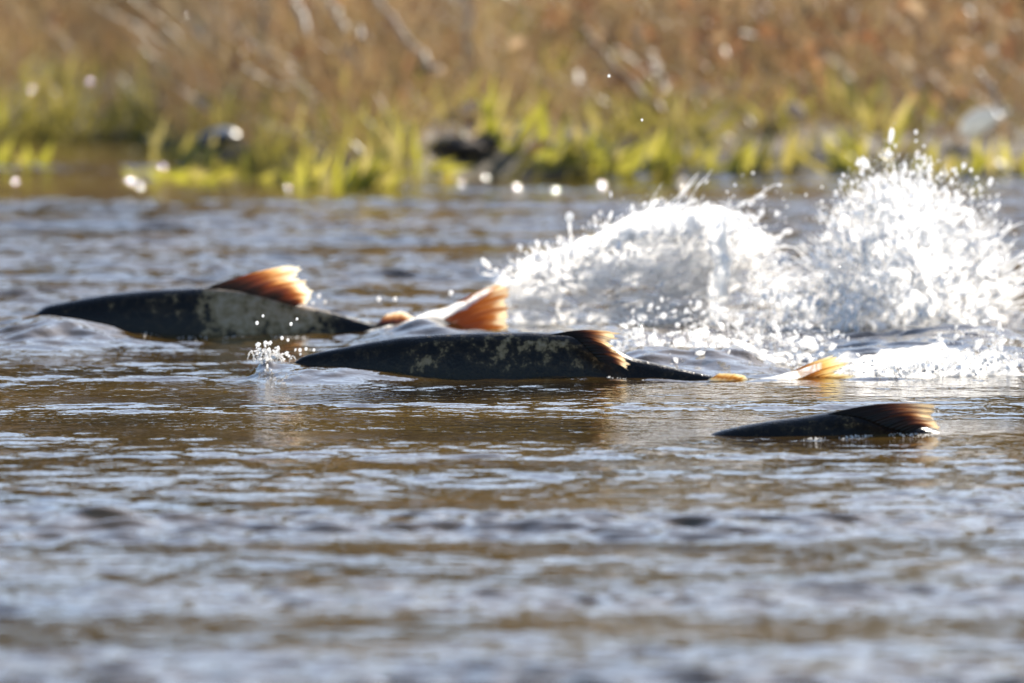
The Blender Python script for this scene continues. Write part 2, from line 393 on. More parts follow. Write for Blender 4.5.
def fin(name, root, Y, base, tip, material, nrays=13, jag=.10, lean=0., bend=0., thick=.0022, seed=0, y_off=None, curl=0.0):
    """a rayed fin: base and tip polylines in the picture; rays swell, membrane dips, tips fray"""
    r = random.Random(seed); sub = 4; nu = nrays*sub+1; nv = 16
    B = interp_px(base, nu); T = interp_px(tip, nu)
    lens = [1+r.uniform(-jag, jag*.35) for _ in range(nrays+1)]; offs = [r.uniform(-.0025, .0025) for _ in range(nrays+1)]
    front = []; back = []; U = []; W = []
    for i in range(nu):
        k, f = divmod(i, sub); f /= sub
        c = abs(math.cos(math.pi*i/sub))                    # 1 on a ray, 0 between
        ln = (lens[k]*(1-f)+lens[min(k+1, nrays)]*f) - jag*.8*(1-c)
        of = offs[k]*(1-f)+offs[min(k+1, nrays)]*f
        for j in range(nv):
            v = j/(nv-1); vv = v*(1 if v < .4 else 1)
            e = v*(1 + (ln-1)*v)
            p = B[i].lerp(T[i], e)
            dv = T[i]-B[i]; nrm = Vector((-dv.y, dv.x)); nrm = nrm.normalized() if nrm.length else nrm
            p = p + nrm*bend*math.sin(math.pi*min(v, 1))*1.0
            yy = Y + lean*v + of*v + curl*v*v + (y_off(i/(nu-1)) if y_off else 0)
            w_ = at(p.x, p.y, yy); th = thick*(.45+.55*c)*(1-.6*v)
            front.append((w_.x, w_.y-th, w_.z)); back.append((w_.x, w_.y+th, w_.z)); U.append(i/(nu-1)); W.append(v)
    n = nu*nv; Fc = []
    g = grid_faces(nu, nv)
    Fc = [tuple(q) for q in g] + [tuple(q[::-1]+n) for q in g]
    edge = [j for j in range(nv)] + [i*nv+nv-1 for i in range(1, nu)] + [(nu-1)*nv+j for j in range(nv-2, -1, -1)] + [i*nv for i in range(nu-2, 0, -1)]
    for a, b in zip(edge, edge[1:]+edge[:1]): Fc.append((b, a, a+n, b+n))
    me = np_mesh(name, front+back, Fc, {'ray_u': U+U, 'ray_v': W+W})
    bm = bmesh.new(); bm.from_mesh(me); bmesh.ops.recalc_face_normals(bm, faces=bm.faces); bm.to_mesh(me); bm.free()
    return link(name, me, material, root)
def fish(label, Y, mid_px, **kw):
    root = empty('salmon', (0, 0, 0)); tag(root, label, 'fish', 'salmon crossing the shallow river')
    return root

# far left fish
f1 = fish('large dark salmon farthest left, grey patch below its raised orange dorsal fin', Y1, 250)
body(f1, Y1, [(-10,352),(20,325),(45,306),(80,299),(110,294),(150,290),(210,287),(250,290),(300,304),(345,315),(380,326),(420,322),(460,318),(500,325),(530,335)],
     500, 0, [(240,302,44,50,.33),(290,312,46,34,.31),(325,308,34,14,.24),(170,305,34,16,.13),(120,312,20,10,.08)], 1)
fin('dorsal_fin', f1, Y1+.012, [(204,289),(230,290),(262,297),(296,307)], [(290,264),(302,266),(304,277),(311,286),(312,296),(306,305)], M_fin_a, 14, .09, lean=-.01, bend=-2, seed=3)
fin('adipose_fin', f1, Y1+.02, [(374,327),(392,325),(410,324)], [(388,313),(404,311),(418,320)], M_fin_a, 5, .05, seed=4, thick=.003)
fin('tail_fin', f1, Y1+.01, [(425,325),(445,330),(460,345)], [(498,283),(509,290),(508,312),(512,340)], M_fin_c, 16, .06, bend=-4, seed=5, thick=.0028)
# middle fish
f2 = fish('dark blotched salmon in the middle, frayed dorsal fin flopped back, tail tip showing', Y2, 520)
body(f2, Y2, [(282,375),(300,357),(320,352),(340,348),(370,342),(400,337),(440,334),(480,332.5),(530,332),(575,334),(600,342),(630,357),(660,364),(690,371),(715,376.5),(735,381),(760,389),(800,392),(850,400)],
     540, 290, [(545,348,34,16,.20),(500,352,34,18,.19),(460,345,44,16,.13),(420,362,18,14,.19),(585,360,22,14,.17),(370,355,24,10,.08),(650,368,30,10,.08)], 2)
fin('dorsal_fin', f2, Y2-.004, [(548,335),(572,337),(588,350),(600,362)], [(616,331),(621,337),(612,345),(618,352),(628,359),(631,371)], M_fin_b, 15, .12, lean=-.012, bend=-3, seed=8, y_off=lambda u: -.016*u)
fin('adipose_fin', f2, Y2-.02, [(708,380),(722,382),(738,384)], [(720,373),(740,374),(750,380)], M_fin_d, 4, .05, seed=9, thick=.003)
fin('tail_fin', f2, Y2+.03, [(768,386),(790,390),(815,393)], [(836,354),(850,361),(838,371),(853,374),(846,388)], M_fin_d, 14, .10, bend=-3, seed=10, thick=.0028)
# near right fish
f4 = fish('small looking dark salmon nearest the viewer on the right, its reddish fin lying flat', Y4, 830)
body(f4, Y4, [(640,470),(690,445),(718,431),(745,425),(775,420),(800,417),(830,412),(855,409),(885,413),(912,422),(935,430),(960,440),(1010,450),(1190,480)],
     560, 640, [(800,425,60,10,.09),(850,422,30,10,.09)], 3)
fin('dorsal_fin', f4, Y4-.006, [(826,414),(858,418),(885,428),(908,434)], [(932,404),(940,407),(932,415),(938,422),(941,431)], M_fin_b, 17, .05, lean=-.014, bend=-5, seed=12, y_off=lambda u: -.022*u)
fin('tail_fin', f4, Y4+.03, [(1160,470),(1168,490),(1168,515)], [(1225,455),(1205,492),(1225,540)], M_fin_b, 12, .06, seed=13)

# ================================================================ SPLASH
bmt = bmesh.new(); bmesh.ops.create_icosphere(bmt, subdivisions=2, radius=1); bmt.verts.ensure_lookup_table()
ICO2 = (np.array([v.co for v in bmt.verts]), np.array([[v.index for v in f.verts] for f in bmt.faces])); bmt.free()
bmt = bmesh.new(); bmesh.ops.create_icosphere(bmt, subdivisions=1, radius=1)
ICO1 = (np.array([v.co for v in bmt.verts]), np.array([[v.index for v in f.verts] for f in bmt.faces])); bmt.free()
def drops_mesh(name, P, Rr, ico, stretch=.5, src=None):
    P = np.asarray(P); n = len(P)
    d = rng.normal(size=(n, 3)); d[:, 1] *= .3; d /= np.linalg.norm(d, axis=1)[:, None]
    if src is not None:
        a = P - np.array(src)[None]; a /= np.linalg.norm(a, axis=1)[:, None]+1e-9; a[:, 2] -= .25
        d = a + .25*d; d /= np.linalg.norm(d, axis=1)[:, None]
    s = 1 + stretch*rng.random(n)**2*2
    v0, f0 = ico
    V = v0[None]*np.asarray(Rr)[:, None, None]
    al = (V*d[:, None]).sum(-1, keepdims=True)
    V = V + al*d[:, None]*(s[:, None, None]-1)
    V = V*(1+.18*rng.normal(size=(n, 1, 3))) + P[:, None]
    Q = (f0[None] + (np.arange(n)*len(v0))[:, None, None]).reshape(-1, 3)
    return np_mesh(name, V.reshape(-1, 3), Q)
def tubes(name, lines, nseg=6):
    """lines: list of (points (k,3), radii (k,))"""
    Vs = []; Qs = []; off = 0
    for P, r in lines:
        P = np.asarray(P); k = len(P); t = np.gradient(P, axis=0); t /= np.linalg.norm(t, axis=1)[:, None]+1e-9
        a = np.cross(t, [0, 1, .01]); a /= np.linalg.norm(a, axis=1)[:, None]+1e-9; b = np.cross(t, a)
        th = np.linspace(0, 2*np.pi, nseg, endpoint=False)
        ring = P[:, None] + np.asarray(r)[:, None, None]*(a[:, None]*np.cos(th)[None, :, None] + b[:, None]*np.sin(th)[None, :, None])
        Vs.append(ring.reshape(-1, 3)); Qs.append(grid_faces(k, nseg, True)+off); off += k*nseg
    return np_mesh(name, np.concatenate(Vs), np.concatenate(Qs))
def blob_points(blobs):
    """blobs: (picture x, y, rx, ry, distance, depth spread, count)"""
    out = []
    for (bx, by, rx, ry, Y, dy, n) in blobs:
        g = rng.normal(size=(n, 3))
        for q in g:
            rr = math.hypot(q[0], q[1])
            f = 1 if rr < 2 else 2/rr
            p = at(bx+q[0]*rx*.6*f, by+q[1]*ry*.6*f, Y+q[2]*dy)
            if p.z > -.005: out.append(p)
    return np.array(out)
def ballistic(srcs):
    """ligaments thrown up from the water: (px0, py0, Y, px dir, py dir, spread, n, length)"""
    lines = []
    for (x0, y0, Y, dx, dy, spread, n, ln) in srcs:
        for _ in range(n):
            a = random.gauss(0, spread); ca, sa = math.cos(a), math.sin(a)
            vx, vy = dx*ca-dy*sa, dx*sa+dy*ca
            k = 9; s0 = random.uniform(0, .8); x = x0+random.gauss(0, 14)+vx*s0; y = y0+random.gauss(0, 8)+vy*s0+.5*s0*s0*70
            l = ln*random.uniform(.2, .6); Yd = Y+random.gauss(0, .08); r0 = random.uniform(.0004, .0015)
            P = []; rad = []; ph = random.random()*6
            for i in range(k):
                t = i/(k-1)*l
                P.append(at(x+vx*t, y+vy*t+35*(s0+t)**2-35*s0*s0+1.5*math.sin(ph+t*20), Yd+.02*t))
                rad.append(r0*(.25+abs(math.sin(ph+i*1.3)))*(1-.8*abs(i/(k-1)*2-1)**3))
            if min(p.z for p in P) > -.01: lines.append((np.array(P), np.array(rad)))
    return lines
def sheet(name, root, prof, bottom, Y, depth, material, rough=.01, seed=0, nx=90, nz=46, lean=0.):
    """a curtain of water: top outline, bottom outline, curling in depth, with its own relief"""
    px = np.linspace(prof[0][0], prof[-1][0], nx); V = []; bd = []
    for j in range(nz):
        v = j/(nz-1)
        for x in px:
            yt = np.interp(x, [p[0] for p in prof], [p[1] for p in prof]); yb = np.interp(x, [p[0] for p in bottom], [p[1] for p in bottom])
            u = (x-px[0])/(px[-1]-px[0])
            nzv = mnoise.noise_vector(Vector((x*.028+seed, (yb+(yt-yb)*v)*.028, seed*1.7)))
            nz2 = mnoise.noise_vector(Vector((x*.11+seed, (yb+(yt-yb)*v)*.11, seed*.7)))
            q = at(x, yb+(yt-yb)*v, Y + depth*(math.sin(u*math.pi)-.5) + lean*v)
            q = q + nzv*rough*1.6 + nz2*rough*.6
            V.append(q); e = min(u, 1-u)*7; bd.append(min(1, e, (1-v)*6+.15, v*9+.1))
    me = np_mesh(name, V, grid_faces(nz, nx), {'body': bd})
    o = link(name, me, material, root)
    s = o.modifiers.new('thickness', 'SOLIDIFY'); s.thickness = .0025
    return o

YS = 21.5
M_wet = froth_mat('wet_glare_film', .95, .2, (40, .30, .55, 1.0))  # white colour stands in for sun glare on the wet backs
spf = empty('water_film'); tag(spf, 'film of water along the back between the far fish fins, sun glare coloured white', 'water film')
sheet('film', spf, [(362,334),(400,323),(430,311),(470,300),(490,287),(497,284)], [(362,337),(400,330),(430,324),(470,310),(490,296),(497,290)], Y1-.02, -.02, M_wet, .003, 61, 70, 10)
spg = empty('water_film'); tag(spg, 'wet glare coloured white on the water at the middle fish gold tail tip', 'water film')
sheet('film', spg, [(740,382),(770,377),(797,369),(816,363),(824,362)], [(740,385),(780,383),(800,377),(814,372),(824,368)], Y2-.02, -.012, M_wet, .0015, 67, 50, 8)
def split_drops(name, P, r_, ico, st, src, root):
    h = rng.random(len(P)) < .78
    tag(link(name, drops_mesh(name, P[h], r_[h], ico, st, src), M_drop, root), kind='stuff')
    tag(link('clear_drops', drops_mesh('clear_drops', P[~h], r_[~h]*1.15, ico, st, src), M_clear, root), kind='stuff')
# left wing of water
sp1 = empty('water_splash', (0, 0, 0)); tag(sp1, 'sweeping wing of white splashing water behind the middle fish tail', 'splash')
top1 = [(488,290),(505,268),(540,256),(575,242),(610,226),(645,215),(680,210),(715,209),(745,218)]
sheet('water_sheet', sp1, top1, [(488,335),(540,352),(600,356),(650,352),(700,340),(745,320)], YS-.02, -.12, M_film, .012, 1)
sheet('water_sheet', sp1, [(500,276),(560,252),(610,230),(660,216),(700,214),(735,222),(765,250)], [(500,300),(560,290),(610,280),(660,290),(700,300),(765,290)], YS+.05, -.08, M_froth, .014, 2)
sheet('water_sheet', sp1, [(496,278),(540,256),(575,241),(612,224),(650,213),(690,209),(730,214),(770,238)], [(496,284),(540,268),(575,256),(612,246),(650,240),(690,240),(730,240),(770,252)], YS-.03, -.1, M_crest, .010, 5, 110, 16)
sheet('water_sheet', sp1, [(706,215),(716,208),(728,216)], [(708,338),(716,342),(728,338)], YS-.1, -.03, M_crest, .008, 6, 20, 50)
sheet('water_sheet', sp1, [(600,240),(640,222),(690,214),(730,220),(775,246)], [(600,262),(640,262),(690,262),(730,268),(775,270)], YS+.1, .05, M_froth, .016, 3)
B1 = [(525,270,40,9,YS,.04,124),(575,250,40,10,YS,.04,186),(625,230,36,12,YS,.05,310),(670,222,36,15,YS,.05,434),(705,222,34,18,YS,.06,434),
      (745,238,34,22,YS+.05,.07,235),(720,280,10,60,YS-.05,.03,260),(690,270,40,34,YS,.07,148),(620,300,70,30,YS-.03,.06,37),(545,335,60,12,YS-.1,.05,37),
      (770,262,40,24,YS,.08,105),(700,232,74,30,YS,.1,450),(580,256,60,14,YS,.05,350),(755,205,60,26,YS+.1,.1,60),(660,205,60,12,YS+.05,.06,55)]
P = blob_points(B1); r_ = .0006+.0044*rng.random(len(P))**7
split_drops('flying_drops', P, r_, ICO1, 1.3, at(600,370,YS), sp1)
L1 = ballistic([(560,330,YS,170,-90,.15,26,1), (620,310,YS,130,-110,.25,36,1), (700,330,YS,40,-120,.4,40,1)])
tag(link('water_strands', tubes('water_strands', L1), M_drop, sp1), kind='stuff')
# low foam between and below
sp3 = empty('foam_patch', (0, 0, 0)); tag(sp3, 'low sparkling foam and churned drops around the gold tail tip, between both splashes', 'foam')
sheet('foam_heap', sp3, [(622,352),(660,340),(700,334),(740,338),(800,344),(850,350)], [(622,366),(700,370),(780,372),(850,370)], 20.6, -.1, M_lace, .014, 51, 110, 24)
sheet('foam_heap', sp3, [(740,300),(780,290),(830,286),(870,300)], [(740,312),(870,345)], 21.2, -.1, M_lace, .016, 57, 60, 24)
B3 = [(660,362,60,8,20.35,.06,220),(760,368,80,8,20.4,.08,260),(560,350,60,8,21.0,.06,160),(650,355,50,16,20.6,.12,520),(720,350,60,18,20.6,.15,700),(780,345,60,16,20.7,.15,420),(700,320,60,20,20.9,.12,380),(640,336,20,14,20.5,.05,120),
      (790,290,40,22,21.1,.12,380),(770,325,50,12,21,.1,170),(820,365,60,10,20.4,.1,260),(990,350,50,24,20.6,.12,420),(655,370,40,4,20.3,.06,60)]
P = blob_points(B3); r_ = .0006+.0042*rng.random(len(P))**6
split_drops('foam_drops', P, r_, ICO1, .9, None, sp3)
# right tower
sp2 = empty('water_splash', (0, 0, 0)); tag(sp2, 'tall rounded burst of white water thrown up at the right edge', 'splash')
for k, (pr, bt, Y, dp, mt) in enumerate([
    ([(812,300),(822,240),(850,205),(880,188),(910,180),(945,186),(985,212),(1010,245),(1022,290)], [(812,350),(1022,350)], YS, -.14, M_lace),
    ([(805,320),(830,262),(870,222),(915,200),(960,215),(1000,262),(1018,320)], [(805,360),(1018,360)], YS-.12, -.1, M_lace),
    ([(790,330),(830,300),(880,270),(930,262),(985,290),(1024,330)], [(790,362),(1024,362)], YS-.25, -.08, M_lace),
    ([(835,260),(870,200),(900,184),(930,190),(960,240)], [(835,340),(960,340)], YS+.1, .1, M_film),
    ([(750,300),(790,276),(840,272),(900,280),(960,300)], [(750,345),(960,350)], YS+.02, .1, M_film)]):
    sheet('water_sheet', sp2, pr, bt, Y, dp, mt, .018, 11+k*3)
sheet('foam_heap', sp2, [(825,376),(860,360),(900,350),(950,354),(990,362),(1030,372),(1060,380)], [(825,384),(900,386),(1060,388)], 20.12, -.06, M_froth, .007, 31, 140, 26)
sheet('foam_heap', sp2, [(800,368),(860,352),(930,346),(1000,350),(1070,366)], [(800,378),(1070,380)], 20.35, -.06, M_froth, .010, 37, 140, 26)
sheet('foam_heap', sp2, [(640,368),(700,356),(760,352),(820,352),(860,360)], [(640,374),(860,380)], 20.4, -.08, M_lace, .010, 43, 120, 24)
B2 = [(900,190,26,16,YS,.06,231),(875,205,36,22,YS,.06,330),(850,240,28,30,YS,.07,308),(835,280,26,30,YS,.07,286),(930,215,50,30,YS,.08,495),
      (985,245,26,34,YS,.07,286),(1008,290,16,34,YS,.07,231),(900,260,60,40,YS-.1,.08,192),(900,310,80,30,YS-.2,.1,275),(960,320,50,30,YS-.2,.1,275),
      (905,168,20,12,YS,.05,49),(893,145,9,18,YS,.03,18),(935,170,26,10,YS,.05,38),(975,195,26,14,YS,.06,60),(840,215,30,14,YS,.07,66),
      (920,366,70,10,20.1,.06,700),(990,362,50,10,20.2,.08,500),(905,270,74,66,YS,.12,800),(900,185,50,26,YS,.08,700),(840,300,60,40,YS-.1,.1,900)]
P = blob_points(B2); r_ = .0006+.0046*rng.random(len(P))**7
split_drops('flying_drops', P, r_, ICO1, 1.2, at(900,380,YS), sp2)
L2 = ballistic([(900,345,YS,-30,-170,.25,90,1), (910,345,YS,50,-160,.3,120,1), (880,345,YS,-80,-120,.3,80,1), (930,345,YS,110,-110,.3,90,1)])
tag(link('water_strands', tubes('water_strands', L2), M_drop, sp2), kind='stuff')
# little nose splash of the middle fish
sp4 = empty('water_splash', (0, 0, 0)); tag(sp4, 'tiny clear splash with beads at the nose of the middle fish', 'splash')
arcs = []
for q in range(16):
    x0 = random.uniform(252, 290); dx = random.uniform(-10, 14); hh_ = random.uniform(4, 12); yy = Y2-.06+random.uniform(-.02, .02)
    arcs.append((np.array([at(x0+dx*t, 362-hh_*4*t*(1-t)-4*t*(1-abs(x0-268)/30), yy) for t in np.linspace(0, 1, 10)]), .0012*np.array([.5,1,.7,1.1,.8,1,.6,1.2,.7,.4])*random.uniform(.6, 1.2)))
link('water_strands', tubes('water_strands', arcs), M_clear, sp4)
P = blob_points([(265,352,12,9,Y2-.06,.02,70),(278,354,20,5,Y2-.06,.02,26),(268,368,10,5,Y2-.1,.03,8)])
tag(link('flying_drops', drops_mesh('flying_drops', P, .0008+.0020*rng.random(len(P))**2, ICO2), M_drop, sp4), kind='stuff')
# foam lines where the water meets the fish
for nm, lab, pts, Y, n in [
    ('foam_line', 'thin line of white bubbles along the waterline of the far left fish', [(145,334),(200,337),(250,337),(310,338)], Y1-.07, 120),
    ('foam_line', 'thin white ripple foam along the flank of the nearest right fish', [(805,436),(850,435),(880,432),(905,430),(930,432)], Y4-.075, 150),
    ('foam_line', 'short trail of bright bubbles beneath the drooping fin of the middle fish', [(585,376),(625,375),(650,379)], Y2-.075, 60)]:
    q = interp_px(pts, n); PP = []
    for c in q:
        if vnoise(np.array([c.x*.06]), np.array([3.3]), 4)[0] > .45:
            g = at(c.x+random.gauss(0, 3), c.y, Y+random.gauss(0, .012)); PP.append((g.x, g.y, wz1(g.x, g.y)))
    o = link(nm, drops_mesh(nm, PP, .0004+.0010*rng.random(len(PP))**2.5, ICO1, 1.2), M_drop); tag(o, lab, 'foam', kind='stuff')

# single drops that can be picked out
def drop(px, py, Y, r, label, group):
    v0, f0 = ICO2; me = np_mesh('water_drop', v0*r*np.array([1, 1, 1.15]), f0)
    o = link('water_drop', me, M_drop); o.location = at(px, py, Y); tag(o, label, 'water drop', group); return o
for px, py, r in [(257,323,.0026),(263,316,.002),(291,324,.0024),(297,319,.002),(288,340,.0022),(300,350,.0026),(306,349,.0024),(314,350,.0022),(282,338,.0026),(289,356,.002)]:
    drop(px, py, Y2-.1, r, 'bright bead hanging around the little splash at the middle fish nose', 'beads at the nose splash')
for px, py, r in [(319,296,.003),(325,302,.0024),(313,303,.0022),(379,299,.0036),(395,299,.0032),(451,293,.0036),(461,302,.002)]:
    drop(px, py, Y1+.1, r, {319: 'bright drop right behind the torn edge of the far left dorsal fin, upper left one', 325: 'drop behind the far left dorsal fin, farthest right of the three',
        313: 'drop touching the torn edge of the far left dorsal fin, lowest of three', 379: 'left drop of the level pair between the far left fish fins', 395: 'right drop of the level pair between the far left fish fins',
        451: 'bright drop in the air left of the raised tail fin of the far left fish', 461: 'faint small drop closest to the top edge of the far left tail fin'}[px], 'drops between the far fish fins')
for px, py, r in [(609,76,.0022),(642,120,.0018)]:
    drop(px, py, 20.2, r, 'lone tiny drop flying high in front of the bank grass' + (', the higher one' if py < 100 else ', the lower one'), 'lone high drops')
for px, py, r in [(735,185,.002),(753,173,.0022),(727,192,.0017),(836,192,.003),(822,187,.002),(916,132,.003),(916,141,.002),(924,146,.002),(971,170,.0028),(977,178,.0026),(979,186,.0024),(757,243,.003),(770,236,.003)]:
    drop(px, py, YS, r, {735: 'middle drop of three small ones above the left splash crest', 753: 'highest drop above the left splash crest', 727: 'lowest drop of three just above the left splash crest',
        836: 'bright drop at the upper left of the right splash', 822: 'smaller drop just left of the bright one at the upper left of the right splash',
        (916, 132): 'topmost drop above the right splash', (916, 141): 'second drop from the top above the right splash', 924: 'third drop from the top above the right splash, to the right',
        (971, 170): 'upper drop at the right shoulder of the right splash', (977, 178): 'middle drop at the right shoulder of the right splash', (979, 186): 'lower drop at the right shoulder of the right splash',
        757: 'bead in the gap at the right end of the left splash, right one', 770: 'bead flung farthest right from the left splash'}.get((px, py)) or {735: 'middle drop of three small ones above the left splash crest', 753: 'highest drop above the left splash crest', 727: 'lowest drop of three just above the left splash crest',
        836: 'bright drop at the upper left of the right splash', 822: 'smaller drop left of the bright one at the upper left of the right splash', 924: 'third drop from the top above the right splash, to the right',
        757: 'bead at the right end of the left splash, nearer its crest', 770: 'bead flung farthest right from the left splash'}[px], 'loose drops round the big splashes')
# column thrown up at 570
sp5 = empty('water_jet', (0, 0, 0)); tag(sp5, 'thin upright jet of water topped by a bead, behind the left splash wing', 'splash')
l = [(at(571+math.sin(i*.5)*1.5, 262-i*4.0, YS+.08), .0026*(.5+.5*abs(math.sin(i*.9)))) for i in range(13)]
link('jet', tubes('jet', [(np.array([a for a, b in l]), np.array([b for a, b in l]))], 8), M_drop, sp5)
v0, f0 = ICO2; o = link('bead', np_mesh('bead', v0*.0065*np.array([1, 1, 1.2])+np.array(at(569.5, 217, YS+.08)), f0), M_drop, sp5)

# ================================================================ BANK
def blades(X, Yv, Zv, hgt, width, lean_x, lean_y, tint, curl, segs=3, name='blades'):
    n = len(X); k = segs+1; t = np.linspace(0, 1, k)[None, :]
    ang = rng.uniform(-1.0, 1.0, n)
    wx_, wy_ = np.cos(ang), np.sin(ang)
    bx = X[:, None] + lean_x[:, None]*t + curl[:, None]*lean_x[:, None]*t**2
    by = Yv[:, None] + lean_y[:, None]*t
    bz = Zv[:, None] + hgt[:, None]*(t - .35*np.abs(curl[:, None])*t**2)
    wd = width[:, None]*(1-t**1.8*.92)/2*(1+.0*t)
    A = np.stack([bx-wx_[:, None]*wd, by-wy_[:, None]*wd, bz], -1); B = np.stack([bx+wx_[:, None]*wd, by+wy_[:, None]*wd, bz], -1)
    V = np.stack([A, B], 2).reshape(-1, 3)
    base = (np.arange(n)*k*2)[:, None, None]; s = np.arange(segs)[None, :, None]*2
    Q = (base + s + np.array([0, 1, 3, 2])[None, None, :]).reshape(-1, 4)
    return np_mesh(name, V, Q, {'tint': np.repeat(tint, k*2)})
def scatter(n, s0, s1, xr=3.0, power=1.0, dens=None):
    X = rng.uniform(-xr, xr, n); S = s0 + (s1-s0)*rng.random(n)**power
    Yv = shore_Y(X)+S
    if dens is not None:
        keep = rng.random(n) < dens(X, Yv, S); X, Yv, S = X[keep], Yv[keep], S[keep]
    return X, Yv, ground_Z(X, Yv), S
def pxof(X, Y): return X/Y*F+CX
def clear(x, y):
    p = pxof(x, y); c = 1.0
    for cx, hw, yy in ((216, 30, 26.9), (462, 42, 26.75), (985, 38, 26.8)):
        c = c*(1-.93*(np.abs(p-cx) < hw)*(y < yy))
    return c
# dry grass
X, Yv, Zv, S = scatter(64000, .12, 5.0, 2.6, 1.0, lambda x, y, s: np.clip(3.0*(fbm(x*3.2, y*2.2, 50, 4)-.22), .04, 1)*clear(x, y)*(1-.9*np.exp(-((pxof(x,y)-500)/45)**2-((s-2.6)/.9)**2)))
n = len(X); left = 1-sstep(500, 640, pxof(X, Yv))
tint = np.clip(.35*fbm(X*5, Yv*2, 51, 3)+.75*rng.random(n)-.02+.05*left, 0, 1)
hg = rng.uniform(.03, .22, n)*(1+.35*left)*np.clip(.18+.42*S, .18, 1.2)
tag(link('dry_grass', blades(X, Yv, Zv-.01, hg, rng.uniform(.002, .0065, n), np.clip(rng.normal(0, .12, n), -.22, .22)*hg/.2, rng.normal(0, .05, n), tint, rng.uniform(-.2, .9, n)), M_dry, smooth=False),
    'matted brown and tan dead grass covering the far river bank', 'dry grass', kind='stuff')
# olive / green short growth near the waterline
X, Yv, Zv, S = scatter(46000, -.08, 2.6, 2.6, 1.8, lambda x, y, s: clear(x, y)*np.clip(2.4*(fbm(x*3.5+4, y*2, 60, 3)-.25), .12, 1)*(1-.7*(1-sstep(180, 330, pxof(x, y)))*sstep(.25, .6, s))*(1-.6*sstep(.3,.9,s)*sstep(600,760,pxof(x,y)))*np.clip(3.2*(fbm(x*2.3+1, y*1.2, 71, 3)-.28), .15, 1)*(1-.75*sstep(.8, 2.2, s)*(1-sstep(430, 560, pxof(x, y))*(1-sstep(640, 760, pxof(x, y))))))
n = len(X)
tag(link('green_ground_cover', blades(X, Yv, np.maximum(Zv, -.01), rng.uniform(.02, .10, n)*np.clip(1.1-.2*S,.6,1), rng.uniform(.002, .006, n), rng.normal(.012, .035, n), rng.normal(0, .03, n), rng.random(n)*.9+.1*rng.random(n), rng.uniform(0, 1.2, n)), M_olive, smooth=False),
    'short yellow green growth fringing the far waterline', 'ground cover', kind='stuff')
# unseen tall reeds above the frame, added for their reflection in the river
X, Yv, Zv, S = scatter(16000, 4.8, 7.8, 6.5, 1.0); n = len(X)
tag(link('reflection_reeds', blades(X, Yv, Zv-.02, rng.uniform(.35, .95, n), rng.uniform(.006, .014, n), rng.normal(0, .18, n), rng.normal(0, .12, n), rng.random(n), rng.uniform(0, 1, n)), M_reed, smooth=False),
    'unseen tall dry reeds added along the bank top for the river reflection', 'reeds', kind='stuff')
# fallen leaves and brush on the right
def leafs(X, Yv, Zv, size, tint, name):
    n = len(X); sh = np.array([(-1,0,0),(-.4,.45,.1),(.45,.35,.12),(1,0,-.05),(.45,-.35,.1),(-.4,-.45,.08)])
    e = rng.normal(size=(n, 3)); e /= np.linalg.norm(e, axis=1)[:, None]; f = np.cross(e, rng.normal(size=(n, 3))); f /= np.linalg.norm(f, axis=1)[:, None]; g = np.cross(e, f)
    Vv = sh[None, :, 0:1]*e[:, None]+sh[None, :, 1:2]*f[:, None]+sh[None, :, 2:3]*g[:, None]
    Vv = Vv*size[:, None, None]+np.stack([X, Yv, Zv], -1)[:, None]
    Q = ((np.arange(n)*6)[:, None, None]+np.array([[0,1,2,3],[0,3,4,5]])[None]).reshape(-1, 4)
    return np_mesh(name, Vv.reshape(-1, 3), Q, {'tint': np.repeat(tint, 6)})
X, Yv, Zv, S = scatter(9000, .5, 4.5, 2.6, .8, lambda x, y, s: np.clip(.12+.9*sstep(480, 620, pxof(x, y)), 0, 1)); n = len(X)
tag(link('leaf_litter', leafs(X, Yv, Zv+rng.uniform(.0, .16, n), rng.uniform(.008, .026, n), rng.random(n), 'leaf_litter'), M_leaf, smooth=False),
    'reddish brown dead leaves caught in the low brush on the right of the bank', 'leaf litter', kind='stuff')

